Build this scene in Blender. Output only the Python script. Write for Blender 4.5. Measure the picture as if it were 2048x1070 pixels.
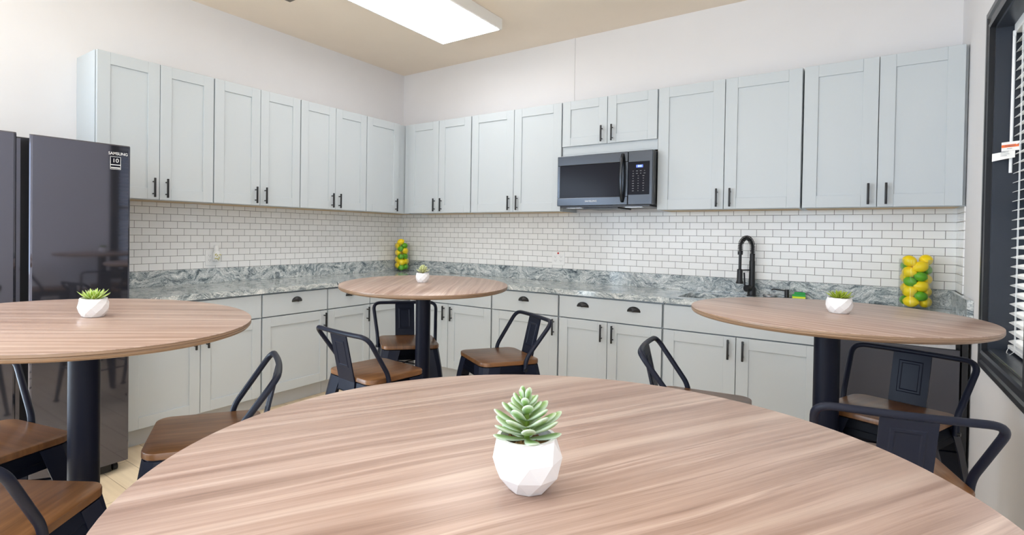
import bpy, bmesh, math, random
from math import pi, sin, cos, radians as R
from mathutils import Vector, Matrix, Euler
random.seed(7)
for o in list(bpy.data.objects): bpy.data.objects.remove(o, do_unlink=True)
S = bpy.context.scene
COL = S.collection

# ------------------------------------------------------------------ camera
CAM = Vector((4.0641, -4.4978, 1.3342))
YAW, PITCH, ROLL = .6547, -.0125, -.0144
FPX, PPX, PPY = 1081.97, 890.78, 479.16
r_ = Vector((cos(YAW), sin(YAW), 0)); f_ = Vector((-sin(YAW), cos(YAW), 0)); z_ = Vector((0, 0, 1))
Fv = f_*cos(PITCH) + z_*sin(PITCH); Uv = -f_*sin(PITCH) + z_*cos(PITCH)
Rv = r_*cos(ROLL) - Uv*sin(ROLL); U2 = r_*sin(ROLL) + Uv*cos(ROLL)
cd = bpy.data.cameras.new('camera'); cam = bpy.data.objects.new('camera', cd); COL.objects.link(cam)
m = Matrix((Rv, U2, -Fv)).transposed().to_4x4(); m.translation = CAM
cam.matrix_world = m
cd.sensor_fit = 'HORIZONTAL'; cd.sensor_width = 36; cd.lens = FPX*36/2048
cd.shift_x = (1024-PPX)/2048; cd.shift_y = (PPY-535)/2048
cd.clip_start = .05; cd.clip_end = 200
S.camera = cam

# ------------------------------------------------------------------ world, exposure, lights
S.view_settings.view_transform = 'Standard'; S.view_settings.look = 'None'
S.view_settings.gamma = 1; S.view_settings.use_curve_mapping = False
S.view_settings.exposure = 0.05
w = bpy.data.worlds.new('world'); S.world = w; w.use_nodes = True
wn = w.node_tree.nodes['Background']; wn.inputs[0].default_value = (.62, .78, 1, 1); wn.inputs[1].default_value = 1.0
LAMP_FILL = 4.3     # unseen fixtures added to fill the room with light
LAMP = 8.4          # ceiling lens emission
RIGHTLIGHT = 34  # daylight through the rear window of the right wall (W)
SIDE_FILL = 285   # fill lamp at an added, unseen opening in the left wall (W)
REAR_FILL = 34     # fill lamps at added, unseen openings behind the camera (W)
S.cycles.max_bounces = 10; S.cycles.diffuse_bounces = 6; S.cycles.glossy_bounces = 5
S.cycles.transparent_max_bounces = 12; S.cycles.transmission_bounces = 8
S.cycles.caustics_reflective = False; S.cycles.caustics_refractive = False
S.cycles.sample_clamp_indirect = 6
W_ = 4.53
def area(name, loc, rot, sx, sy, power, col):
    l = bpy.data.lights.new(name, 'AREA'); l.shape = 'RECTANGLE'; l.size = sx; l.size_y = sy
    l.energy = power; l.color = col
    o = bpy.data.objects.new(name, l); COL.objects.link(o); o.location = loc; o.rotation_euler = rot
    return o
# daylight through the wide window further back in the right wall
area('daylight_fill', (W_+.22, -6.1, 1.5), (0, R(90), 0), 1.7, 2.0, RIGHTLIGHT, (.70, .84, 1))
# fill lamps outside two added, unseen window openings behind the camera
area('daylight_fill', (1.35, -8.05, 1.55), (R(90), 0, 0), 1.7, 1.5, REAR_FILL, (.72, .85, 1))
area('daylight_fill', (3.35, -8.05, 1.55), (R(90), 0, 0), 1.7, 1.5, REAR_FILL, (.72, .85, 1))
# side fill lamp outside an added, unseen opening in the left wall
area('daylight_fill', (-.17, -5.8, 1.25), (0, R(-90), 0), 2.2, 2.9, SIDE_FILL, (.70, .84, 1))

sun = bpy.data.lights.new('sun', 'SUN'); sun.energy = 9; sun.angle = R(4); sun.color = (1, .96, .9)
so = bpy.data.objects.new('sun', sun); COL.objects.link(so); so.rotation_euler = (R(10), R(38), 0)

# ------------------------------------------------------------------ materials
def mat(name, col, rough=.5, metal=0., spec=.5, coat=0., emit=None, estr=0., trans=0., ior=1.45, alpha=1.):
    m = bpy.data.materials.new(name); m.use_nodes = True
    b = m.node_tree.nodes['Principled BSDF']
    b.inputs['Base Color'].default_value = (*col, 1); b.inputs['Roughness'].default_value = rough
    b.inputs['Metallic'].default_value = metal; b.inputs['Specular IOR Level'].default_value = spec
    b.inputs['Coat Weight'].default_value = coat; b.inputs['Coat Roughness'].default_value = .06
    b.inputs['Transmission Weight'].default_value = trans; b.inputs['IOR'].default_value = ior
    b.inputs['Alpha'].default_value = alpha
    if emit: b.inputs['Emission Color'].default_value = (*emit, 1); b.inputs['Emission Strength'].default_value = estr
    return m
class NT:
    def __init__(s, m): s.m = m; s.t = m.node_tree; s.b = s.t.nodes['Principled BSDF']
    def n(s, typ, **kw):
        x = s.t.nodes.new(typ)
        for k, v in kw.items():
            if k.startswith('i_'): x.inputs[int(k[2:]) if k[2:].isdigit() else k[2:].replace('_', ' ')].default_value = v
            else: setattr(x, k, v)
        return x
    def l(s, a, b): s.t.links.new(a, b)
    def coords(s, scale=(1, 1, 1), rot=(0, 0, 0), loc=(0, 0, 0), kind='Object'):
        c = s.n('ShaderNodeTexCoord'); mp = s.n('ShaderNodeMapping')
        mp.inputs['Scale'].default_value = scale; mp.inputs['Rotation'].default_value = rot; mp.inputs['Location'].default_value = loc
        s.l(c.outputs[kind], mp.inputs['Vector']); return mp.outputs[0]
    def noise(s, vec, scale, detail=4, rough=.5, dist=0.):
        x = s.n('ShaderNodeTexNoise'); x.inputs['Scale'].default_value = scale; x.inputs['Detail'].default_value = detail
        x.inputs['Roughness'].default_value = rough; x.inputs['Distortion'].default_value = dist
        s.l(vec, x.inputs['Vector']); return x.outputs['Fac']
    def ramp(s, fac, stops, interp='LINEAR'):
        x = s.n('ShaderNodeValToRGB'); x.color_ramp.interpolation = interp; e = x.color_ramp.elements
        while len(e) < len(stops): e.new(.5)
        for i, (p, c) in enumerate(stops): e[i].position = p; e[i].color = (*c, 1) if len(c) == 3 else c
        s.l(fac, x.inputs[0]); return x.outputs[0]
    def mix(s, fac, a, b, mode='MIX'):
        x = s.n('ShaderNodeMix', data_type='RGBA', blend_type=mode)
        if isinstance(fac, (int, float)): x.inputs[0].default_value = fac
        else: s.l(fac, x.inputs[0])
        for i, v in ((6, a), (7, b)):
            if isinstance(v, tuple): x.inputs[i].default_value = (*v, 1)
            else: s.l(v, x.inputs[i])
        return x.outputs[2]
    def col(s, c): s.l(c, s.b.inputs['Base Color'])
    def bump(s, h, strength=.3, dist=.001):
        x = s.n('ShaderNodeBump'); x.inputs['Strength'].default_value = strength; x.inputs['Distance'].default_value = dist
        s.l(h, x.inputs['Height']); s.l(x.outputs[0], s.b.inputs['Normal'])

def paint(name, col, rough=.5, var=.03):
    m = mat(name, col, rough); t = NT(m)
    n = t.noise(t.coords(), 3, 3)
    t.col(t.mix(n, tuple(c*(1-var) for c in col), tuple(min(1, c*(1+var)) for c in col)))
    n2 = t.noise(t.coords(), 260, 2); t.bump(n2, .06, .0006)
    return m
M = {}
M['wall'] = paint('wall_paint', (.765, .748, .757), .75)
M['ceiling'] = paint('ceiling_paint', (.86, .755, .64), .9)
M['cabinet'] = paint('cabinet_paint', (.53, .57, .597), .42, .012)
M['cabinet_gap'] = mat('cabinet_reveal', (.24, .245, .25), .6)
M['ply'] = mat('cabinet_underside', (.56, .40, .22), .55)
M['toe'] = mat('toe_kick', (.50, .51, .52), .5)
M['black'] = mat('black_hardware', (.012, .012, .014), .38)
M['blackmetal'] = mat('black_powder_coat', (.007, .009, .020), .42, spec=.28)
M['column'] = mat('table_column_coat', (.006, .007, .015), .45, spec=.16)
M['fridge'] = mat('black_stainless', (.115, .115, .14), .045, .85)
M['fridge_side'] = mat('fridge_side', (.03, .03, .034), .3, .3)
M['steel'] = mat('dark_steel', (.058, .063, .072), .22, .85)
M['steelbright'] = mat('brushed_steel', (.55, .56, .58), .25, .9)
M['dishwasher'] = mat('dishwasher_steel', (.085, .085, .10), .28, .7)
M['blackglass'] = mat('black_glass', (.010, .010, .016), .16, 0, .10)
M['white'] = mat('white_plastic', (.84, .84, .83), .35)
M['print'] = mat('white_print', (.8, .8, .8), .5)
M['greyprint'] = mat('grey_print', (.22, .22, .24), .5)
M['display'] = mat('clock_display', (.02, .03, .1), .3, emit=(.12, .22, 1), estr=1.2)
M['digits'] = mat('clock_digits', (.5, .6, 1), .3, emit=(.5, .65, 1), estr=1.6)
M['ceramic'] = mat('white_ceramic', (.76, .75, .745), .28)
M['window'] = mat('black_window_paint', (.014, .015, .019), .30)
M['jamb'] = mat('black_jamb_paint', (.034, .040, .054), .28)
M['blind'] = mat('white_blind', (.86, .87, .88), .45)
M['orange'] = mat('orange_print', (.85, .15, .02), .5)
M['paper'] = mat('paper_label', (.85, .84, .82), .6)
M['red'] = mat('red_dot', (.6, .01, .01), .4)
M['slot'] = mat('outlet_slot', (.12, .12, .12), .5)
M['gold'] = mat('gold_print', (.52, .47, .16), .4)
M['sponge_green'] = mat('green_scourer', (.05, .42, .10), .9)
M['sponge_yellow'] = mat('yellow_sponge', (.75, .85, .06), .9)
M['vent'] = mat('vent_metal', (.16, .14, .115), .5, .4)
M['lens'] = mat('light_lens', (.9, .9, .9), .4, emit=(1, .985, .975), estr=LAMP)
M['lens_fill'] = mat('light_lens_fill', (.9, .9, .9), .4, emit=(1, .985, .975), estr=LAMP_FILL)  # glow of the added fixtures out of view
M['fixture'] = mat('fixture_white', (.85, .84, .82), .4)
M['soil'] = mat('soil', (.20, .115, .04), .9)
M['glass'] = mat('clear_glass', (1, 1, 1), .0, trans=1., ior=1.45)
M['pane'] = mat('window_pane', (.95, .97, 1), .0, trans=1., ior=1.02)
M['sinksteel'] = mat('sink_steel', (.35, .35, .36), .3, .9)
M['darkwater'] = mat('drain_dark', (.03, .03, .03), .5)
M['screen'] = mat('dimming_screen', (.03, .035, .035), .8, alpha=.22)  # translucent dark sheet, added to dim the outdoors

def thin_glass(name, tint=(1, 1, 1)):
    m = bpy.data.materials.new(name); m.use_nodes = True; nt = m.node_tree; nt.nodes.clear()
    o = nt.nodes.new('ShaderNodeOutputMaterial'); mx = nt.nodes.new('ShaderNodeMixShader')
    tr = nt.nodes.new('ShaderNodeBsdfTransparent'); tr.inputs[0].default_value = (*tint, 1)
    gl = nt.nodes.new('ShaderNodeBsdfGlossy'); gl.inputs['Roughness'].default_value = .02
    lw = nt.nodes.new('ShaderNodeLayerWeight'); lw.inputs['Blend'].default_value = .28
    mt = nt.nodes.new('ShaderNodeMath'); mt.operation = 'MULTIPLY'; mt.inputs[1].default_value = .32
    nt.links.new(lw.outputs['Fresnel'], mt.inputs[0]); nt.links.new(mt.outputs[0], mx.inputs[0])
    nt.links.new(tr.outputs[0], mx.inputs[1]); nt.links.new(gl.outputs[0], mx.inputs[2]); nt.links.new(mx.outputs[0], o.inputs[0])
    return m
M['glass'] = thin_glass('clear_glass', (.985, .99, .985)); M['pane'] = thin_glass('window_pane')
def tabletop_mat(ang):
    m = mat('walnut_laminate', (.5, .33, .24), .30); t = NT(m)
    v0 = t.coords(rot=(0, 0, -ang))
    def sc(s, loc=(0, 0, 0)):
        mp = t.n('ShaderNodeMapping'); mp.inputs['Scale'].default_value = s; mp.inputs['Location'].default_value = loc
        t.l(v0, mp.inputs[0]); return mp.outputs[0]
    warp = t.noise(sc((1.6, 6, 1)), 1.0, 2)
    wv = t.n('ShaderNodeVectorMath', operation='MULTIPLY_ADD'); 
    cmb = t.n('ShaderNodeCombineXYZ'); t.l(warp, cmb.inputs[1])
    t.l(cmb.outputs[0], wv.inputs[0]); wv.inputs[1].default_value = (0, .05, 0); t.l(v0, wv.inputs[2])
    def sc2(s, loc=(0, 0, 0)):
        mp = t.n('ShaderNodeMapping'); mp.inputs['Scale'].default_value = s; mp.inputs['Location'].default_value = loc
        t.l(wv.outputs[0], mp.inputs[0]); return mp.outputs[0]
    a = t.noise(sc2((1.0, 52, 1)), 1.0, 7, .68)
    c1 = t.ramp(a, [(.28, (.215, .132, .098)), (.42, (.325, .216, .168)), (.54, (.40, .28, .225)), (.72, (.54, .415, .345))])
    b = t.noise(sc2((.9, 17, 1), (3, 2, 0)), 1.0, 4, .55)
    k = t.ramp(b, [(.34, (.66, .60, .57)), (.46, (1, 1, 1)), (.66, (1.0, 1, 1))])
    c2 = t.mix(.75, c1, k, 'MULTIPLY')
    lt = t.ramp(t.noise(sc2((.6, 20, 1), (9, 5, 0)), 1.0, 2, .4), [(.60, (0, 0, 0)), (.70, (1, 1, 1))])
    c3 = t.mix(t.mix(.45, (0, 0, 0), lt), c2, (.62, .50, .42))
    ln = t.ramp(t.noise(sc2((.55, 26, 1), (1, 7, 0)), 1.0, 6, .62), [(.470, (0, 0, 0)), (.5, (1, 1, 1)), (.515, (0, 0, 0))])
    msk = t.ramp(t.noise(sc2((1.2, 6, 1), (5, 1, 0)), 1.0, 2, .5), [(.42, (0, 0, 0)), (.58, (1, 1, 1))])
    c3 = t.mix(t.mix(.72, (0, 0, 0), t.mix(1, ln, msk, 'MULTIPLY')), c3, (.23, .145, .11))
    d = t.noise(sc((4, 300, 1)), 1.0, 4, .6)
    fine = t.ramp(d, [(.30, (.80, .78, .77)), (.6, (1.06, 1.06, 1.06))])
    t.col(t.mix(.55, c3, fine, 'MULTIPLY'))
    t.bump(d, .08, .0004)
    return m
def seat_mat():
    m = mat('seat_wood', (.2, .09, .03), .34, coat=.12); t = NT(m)
    a = t.noise(t.coords(scale=(34, 2.2, 3)), 1.0, 5, .6)
    c = t.ramp(a, [(.28, (.085, .034, .012)), (.5, (.17, .074, .026)), (.74, (.25, .118, .045))])
    d = t.noise(t.coords(scale=(300, 9, 9)), 1.0, 3, .6)
    t.col(t.mix(.5, c, t.ramp(d, [(.3, (.72, .70, .68)), (.6, (1, 1, 1))]), 'MULTIPLY'))
    return m
def edge_mat():
    m = mat('table_edge_band', (.5, .3, .15), .38); t = NT(m)
    a = t.noise(t.coords(scale=(3, 3, 420)), 1.0, 3, .6)
    t.col(t.ramp(a, [(.3, (.125, .072, .04)), (.5, (.225, .14, .085)), (.7, (.32, .21, .135))]))
    return m
M['seat'] = seat_mat(); M['edge'] = edge_mat()

def tile_mat(axis, off):
    # 102 x 52 mm subway tile, object space = world space
    m = mat('white_subway_tile', (.8, .8, .79), .16); t = NT(m)
    c = t.n('ShaderNodeTexCoord'); s = t.n('ShaderNodeSeparateXYZ'); t.l(c.outputs['Object'], s.inputs[0])
    cb = t.n('ShaderNodeCombineXYZ')
    def addv(sock, v):
        a = t.n('ShaderNodeMath', operation='ADD'); t.l(sock, a.inputs[0]); a.inputs[1].default_value = v; return a.outputs[0]
    t.l(addv(s.outputs[axis], off), cb.inputs[0]); t.l(addv(s.outputs[2], -1.029), cb.inputs[1])
    b = t.n('ShaderNodeTexBrick'); b.offset = .5; b.offset_frequency = 2; b.squash = 1
    t.l(cb.outputs[0], b.inputs['Vector'])
    b.inputs['Color1'].default_value = (.90, .895, .885, 1); b.inputs['Color2'].default_value = (.85, .845, .835, 1)
    b.inputs['Mortar'].default_value = (.21, .20, .19, 1); b.inputs['Scale'].default_value = 1
    b.inputs['Mortar Size'].default_value = .00155; b.inputs['Mortar Smooth'].default_value = .1; b.inputs['Bias'].default_value = .1
    b.inputs['Brick Width'].default_value = .1012; b.inputs['Row Height'].default_value = .0516
    t.col(b.outputs['Color'])
    inv = t.n('ShaderNodeMath', operation='SUBTRACT'); inv.inputs[0].default_value = 1; t.l(b.outputs['Fac'], inv.inputs[1])
    t.bump(inv.outputs[0], .5, .0015)
    rr = t.n('ShaderNodeMath', operation='MULTIPLY_ADD'); t.l(b.outputs['Fac'], rr.inputs[0]); rr.inputs[1].default_value = .6; rr.inputs[2].default_value = .16
    t.l(rr.outputs[0], t.b.inputs['Roughness'])
    return m
def granite():
    m = mat('grey_granite', (.4, .42, .43), .09, spec=.55); t = NT(m)
    v = t.coords()
    wn_ = t.n('ShaderNodeTexNoise'); wn_.inputs['Scale'].default_value = 3.2; wn_.inputs['Detail'].default_value = 4
    t.l(v, wn_.inputs['Vector'])
    wv = t.n('ShaderNodeVectorMath', operation='MULTIPLY_ADD'); t.l(wn_.outputs['Color'], wv.inputs[0])
    wv.inputs[1].default_value = (.5, .5, .5); t.l(v, wv.inputs[2])
    def mp(s, r=(0, 0, 0)):
        x = t.n('ShaderNodeMapping'); x.inputs['Scale'].default_value = s; x.inputs['Rotation'].default_value = r; t.l(wv.outputs[0], x.inputs[0]); return x.outputs[0]
    veins = t.noise(mp((10, 10, 34), (.35, .25, 0)), 1.0, 9, .78, .5)
    c = t.ramp(veins, [(.33, (.05, .07, .085)), (.42, (.21, .25, .27)), (.49, (.47, .51, .52)), (.58, (.68, .70, .69)), (.68, (.88, .88, .86))])
    sp = t.noise(v, 190, 6, .8)
    k = t.ramp(sp, [(.38, (.34, .37, .39)), (.49, (1, 1, 1)), (.64, (1.35, 1.33, 1.3))])
    c = t.mix(.85, c, k, 'MULTIPLY')
    dk = t.ramp(t.noise(mp((4, 4, 15), (.5, -.2, .3)), 1.0, 8, .7, 1.0), [(.485, (0, 0, 0)), (.5, (1, 1, 1)), (.515, (0, 0, 0))])
    t.col(t.mix(t.mix(.75, (0, 0, 0), dk), c, (.04, .05, .06)))
    return m
M['granite'] = granite()
def floor_mat():
    m = mat('oak_plank_floor', (.6, .45, .28), .35); t = NT(m)
    b = t.n('ShaderNodeTexBrick'); b.offset = .37; t.l(t.coords(rot=(0, 0, R(0))), b.inputs['Vector'])
    b.inputs['Color1'].default_value = (.84, .69, .49, 1); b.inputs['Color2'].default_value = (.76, .61, .42, 1)
    b.inputs['Mortar'].default_value = (.30, .21, .12, 1); b.inputs['Mortar Size'].default_value = .0015
    b.inputs['Scale'].default_value = 1; b.inputs['Brick Width'].default_value = 1.2; b.inputs['Row Height'].default_value = .15
    a = t.noise(t.coords(scale=(2, 30, 1)), 1, 4, .6)
    t.col(t.mix(.6, b.outputs['Color'], t.ramp(a, [(.3, (.84, .82, .79)), (.6, (1.05, 1.05, 1.05))]), 'MULTIPLY'))
    return m
M['floor'] = floor_mat()
def fruit_mat(name, c1, c2, sc):
    m = mat(name, c1, .34); t = NT(m)
    t.col(t.mix(t.noise(t.coords(), 30, 3), c1, c2)); t.bump(t.noise(t.coords(), sc, 2), .25, .0012); return m
M['lemon'] = fruit_mat('lemon_skin', (.95, .66, .004), (1.0, .76, .01), 330)
M['lime'] = fruit_mat('lime_skin', (.075, .33, .008), (.15, .47, .014), 330)
def leaf_mat(name, inner, rim, base):
    m = mat(name, inner, .5); t = NT(m)
    a = t.n('ShaderNodeAttribute'); a.attribute_name = 'rim'; a.attribute_type = 'GEOMETRY'
    s = t.n('ShaderNodeSeparateColor'); t.l(a.outputs['Color'], s.inputs[0])
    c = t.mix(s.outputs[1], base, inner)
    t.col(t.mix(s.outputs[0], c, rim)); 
    t.b.inputs['Subsurface Weight'].default_value = 0
    return m
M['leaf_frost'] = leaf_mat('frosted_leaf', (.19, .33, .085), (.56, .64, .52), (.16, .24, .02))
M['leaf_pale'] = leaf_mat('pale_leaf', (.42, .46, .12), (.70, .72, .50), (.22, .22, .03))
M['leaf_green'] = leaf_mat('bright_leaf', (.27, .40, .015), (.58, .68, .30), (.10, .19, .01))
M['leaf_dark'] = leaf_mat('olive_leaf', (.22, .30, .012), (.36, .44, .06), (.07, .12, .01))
M['hedge'] = paint('hedge_green', (.16, .24, .12), .9, .3)
M['lawn'] = paint('lawn_green', (.22, .28, .16), .9, .3)

# ------------------------------------------------------------------ mesh helpers
def fin(name, bm, material, parent=None, smooth=False, loc=None, rot=None):
    bmesh.ops.recalc_face_normals(bm, faces=bm.faces)
    me = bpy.data.meshes.new(name); bm.to_mesh(me); bm.free()
    mats = material if isinstance(material, (list, tuple)) else [material]
    for x in mats: me.materials.append(M[x] if isinstance(x, str) else x)
    if smooth: me.polygons.foreach_set('use_smooth', [True]*len(me.polygons))
    o = bpy.data.objects.new(name, me); COL.objects.link(o)
    if parent: o.parent = parent
    if loc: o.location = loc
    if rot: o.rotation_euler = rot
    if smooth == 'auto':
        try:
            me.set_sharp_from_angle(angle=R(38))
        except Exception: pass
    return o
def box(bm, x0, y0, z0, x1, y1, z1, bevel=0, seg=1, mi=0):
    n0 = set(bm.faces)
    g = bmesh.ops.create_cube(bm, size=1)
    vs = g['verts']
    for v in vs:
        v.co = Vector(((x0+x1)/2 + v.co.x*(x1-x0), (y0+y1)/2 + v.co.y*(y1-y0), (z0+z1)/2 + v.co.z*(z1-z0)))
    if bevel:
        es = list({e for v in vs for e in v.link_edges})
        bmesh.ops.bevel(bm, geom=es, offset=bevel, segments=seg, profile=.5, affect='EDGES')
    if mi:
        for f in bm.faces:
            if f not in n0: f.material_index = mi
    return bm
def ring_loft(bm, rings, cap=(True, True), closed=True, mi=0):
    vr = [[bm.verts.new(p) for p in r] for r in rings]
    for a, b in zip(vr, vr[1:]):
        n = len(a)
        for i in range(n if closed else n-1):
            j = (i+1) % n
            f = bm.faces.new((a[i], a[j], b[j], b[i])); f.material_index = mi
    if cap[0]: bm.faces.new(list(reversed(vr[0]))).material_index = mi
    if cap[1]: bm.faces.new(vr[-1]).material_index = mi
    return vr
def circle(cx, cy, z, r, n=32, ph=0): return [Vector((cx+r*cos(2*pi*i/n+ph), cy+r*sin(2*pi*i/n+ph), z)) for i in range(n)]
def lathe(bm, prof, cx=0, cy=0, n=32, cap=(True, True), mi=0):
    return ring_loft(bm, [circle(cx, cy, z, r, n) for r, z in prof], cap, mi=mi)
def smooth_path(pts, rad, seg=6):
    out = [Vector(pts[0])]
    for i in range(1, len(pts)-1):
        a, b, c = Vector(pts[i-1]), Vector(pts[i]), Vector(pts[i+1])
        r = min(rad, (a-b).length*.48, (c-b).length*.48)
        p0 = b+(a-b).normalized()*r; p1 = b+(c-b).normalized()*r
        for k in range(seg+1):
            t = k/seg; out.append(p0*(1-t)**2 + b*2*t*(1-t) + p1*t*t)
    out.append(Vector(pts[-1])); return out
def tube(bm, pts, r, n=12, cap=True, mi=0, flat=None):
    pts = [Vector(p) for p in pts]; rings = []
    t0 = (pts[1]-pts[0]).normalized()
    up = Vector((0, 0, 1)) if abs(t0.z) < .9 else Vector((1, 0, 0))
    u = t0.cross(up).normalized()
    for i, p in enumerate(pts):
        t = (pts[min(i+1, len(pts)-1)]-pts[max(i-1, 0)]).normalized()
        u = (u - t*u.dot(t)).normalized(); v = t.cross(u)
        rr = r[i] if isinstance(r, (list, tuple)) else r
        rings.append([p + u*cos(2*pi*k/n)*rr + v*sin(2*pi*k/n)*rr*(flat or 1) for k in range(n)])
    ring_loft(bm, rings, (cap, cap), mi=mi)
def rrect(hx, hy, r, z, n=6, cx=0, cy=0):
    o = []
    for (sx, sy, a0) in ((1, 1, 0), (-1, 1, pi/2), (-1, -1, pi), (1, -1, 3*pi/2)):
        for k in range(n+1):
            a = a0 + k/n*pi/2
            o.append(Vector((cx+sx*(hx-r)+r*cos(a), cy+sy*(hy-r)+r*sin(a), z)))
    return o
def thing(name, label, cat, loc=(0, 0, 0), rz=0, group=None):
    o = bpy.data.objects.new(name, None); COL.objects.link(o); o.location = loc; o.rotation_euler = (0, 0, rz)
    o.empty_display_size = .1
    return tag(o, label, cat, group)
def tag(o, label, cat, group=None):
    o['label'] = label; o['category'] = cat
    if group: o['group'] = group
    return o
def struct(o): o['kind'] = 'structure'; return o
def copy_tree(o, parent=None):
    c = o.copy(); COL.objects.link(c)
    if parent: c.parent = parent
    for ch in [x for x in bpy.data.objects if x.parent == o]: copy_tree(ch, c)
    return c
def text(name, body, size, loc, rot, material, parent, extrude=.0003, sx=1.0):
    cu = bpy.data.curves.new(name, 'FONT'); cu.body = body; cu.size = size; cu.extrude = extrude
    cu.align_x = 'CENTER'; cu.align_y = 'CENTER'
    cu.materials.append(M[material]); o = bpy.data.objects.new(name, cu); COL.objects.link(o)
    o.scale = (1, 1, 1); bpy.context.view_layer.update()
    me = bpy.data.meshes.new_from_object(o.evaluated_get(bpy.context.evaluated_depsgraph_get()))
    bpy.data.objects.remove(o, do_unlink=True)
    me.name = name
    for v in me.vertices: v.co.x *= sx
    if not me.materials: me.materials.append(M[material])
    o = bpy.data.objects.new(name, me); COL.objects.link(o)
    o.parent = parent; o.location = loc; o.rotation_euler = rot
    return o

# ------------------------------------------------------------------ the room
W = 4.53; CH = 3.072; YB = -7.9
def slab(name, *b, m='wall'):
    bm = bmesh.new(); box(bm, *b); return struct(fin(name, bm, m))
slab('floor', -.15, YB-.15, -.1, W+.2, .15, 0, m='floor')
slab('ceiling', -.15, YB-.15, CH, W+.2, .15, CH+.1, m='ceiling')
slab('wall_back', -.15, 0, 0, W+.2, .15, CH)
bm = bmesh.new()
box(bm, -.15, -4.3, 0, 0, 0, CH); box(bm, -.15, YB, 0, 0, -7.3, CH)
box(bm, -.15, -7.3, 0, 0, -4.3, .1); box(bm, -.15, -7.3, 2.4, 0, -4.3, CH)  # unseen opening added to let the side fill lamp in
struct(fin('wall_left', bm, 'wall'))
# right wall with its window opening
WY0, WY1, WZ0, WZ1 = -1.84, -1.05, .835, 2.30
bm = bmesh.new()
box(bm, W, WY1, 0, W+.2, 0, CH); box(bm, W, -5.05, 0, W+.2, WY0, CH); box(bm, W, YB, 0, W+.2, -7.15, CH)
box(bm, W, -7.15, 0, W+.2, -5.05, .6); box(bm, W, -7.15, 2.4, W+.2, -5.05, CH)
box(bm, W, WY0, 0, W+.2, WY1, WZ0); box(bm, W, WY0, WZ1, W+.2, WY1, CH)
struct(fin('wall_right', bm, 'wall'))
# wall behind the camera with two openings added for the rear fill lamps
bm = bmesh.new()
xs = [-.15, .5, 2.2, 2.5, 4.2, W+.2]
for i in (0, 2, 4): box(bm, xs[i], YB-.15, 0, xs[i+1], YB, CH)
for i in (1, 3): box(bm, xs[i], YB-.15, 0, xs[i+1], YB, .8); box(bm, xs[i], YB-.15, 2.3, xs[i+1], YB, CH)
struct(fin('wall_front', bm, 'wall'))
bm = bmesh.new(); box(bm, 2.012, -.006, 2.445, 2.030, 0, CH); struct(fin('trim_1', bm, 'wall'))
# outdoors beyond the right window
bm = bmesh.new(); box(bm, -18, -26, -.4, 22, 14, -.3); g = fin('lawn', bm, 'lawn'); struct(g)
bm = bmesh.new(); box(bm, 5.2, 3.2, -.2, 15, 4.2, 4.2, .2, 2); tag(fin('garden_hedge', bm, 'hedge'), 'dark green clipped hedge outside the black framed window', 'hedge')

# ------------------------------------------------------------------ window with blind
win = bpy.data.objects.new('window_1', None); COL.objects.link(win); struct(win)
def casing(bm, axis, a0, a1, p0, out):
    """moulding along axis between a0..a1; p0 inner edge, out = direction sign away from opening"""
    prof = [(0, .0), (0, .020), (.014, .023), (.016, .015), (.050, .015), (.058, .022), (.080, .022), (.085, .018), (.085, 0)]
    r0 = []; r1 = []
    for d, h in prof:
        off = p0+out*d
        if axis == 'z': r0.append(Vector((W-h, off, a0-d))); r1.append(Vector((W-h, off, a1+d)))
        else: r0.append(Vector((W-h, a0-d, off))); r1.append(Vector((W-h, a1+d, off)))
    ring_loft(bm, [r0, r1])
for nm, ax, a0, a1, p0, out in (('casing', 'z', WZ0, WZ1, WY1, 1), ('casing', 'z', WZ0, WZ1, WY0, -1), ('casing', 'y', WY0, WY1, WZ1, 1), ('casing', 'y', WY0, WY1, WZ0, -1)):
    bm = bmesh.new(); casing(bm, ax, a0, a1, p0, out); struct(fin(nm, bm, 'window', win))
bm = bmesh.new()
t = .012
box(bm, W-.001, WY1-t, WZ0, W+.2, WY1, WZ1); box(bm, W-.001, WY0, WZ0, W+.2, WY0+t, WZ1)
box(bm, W-.001, WY0, WZ1-t, W+.2, WY1, WZ1)
struct(fin('jamb', bm, 'jamb', win))
bm = bmesh.new(); box(bm, W-.001, WY0, WZ0, W+.2, WY1, WZ0+t, .002); struct(fin('window_sill', bm, 'jamb', win))
bm = bmesh.new()
x0, x1 = W+.155, W+.185
for (a, b, c, d) in ((WY0+t, WZ0+t, WY1-t, WZ0+t+.045), (WY0+t, WZ1-t-.045, WY1-t, WZ1-t), (WY0+t, WZ0+t, WY0+t+.045, WZ1-t), (WY1-t-.045, WZ0+t, WY1-t, WZ1-t), (WY0+t, 1.555, WY1-t, 1.59)):
    box(bm, x0, a, b, x1, c, d, .002)
struct(fin('sash', bm, 'window', win))
bm = bmesh.new(); box(bm, W+.168, WY0+.05, WZ0+.05, W+.172, WY1-.05, WZ1-.05); struct(fin('glass', bm, 'pane', win))
bm = bmesh.new(); box(bm, W+.192, WY0+.02, WZ0+.02, W+.193, WY1-.02, WZ1-.02); struct(fin('dimming_screen', bm, 'screen', win))  # added sheet behind the glass that darkens the view out

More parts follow.
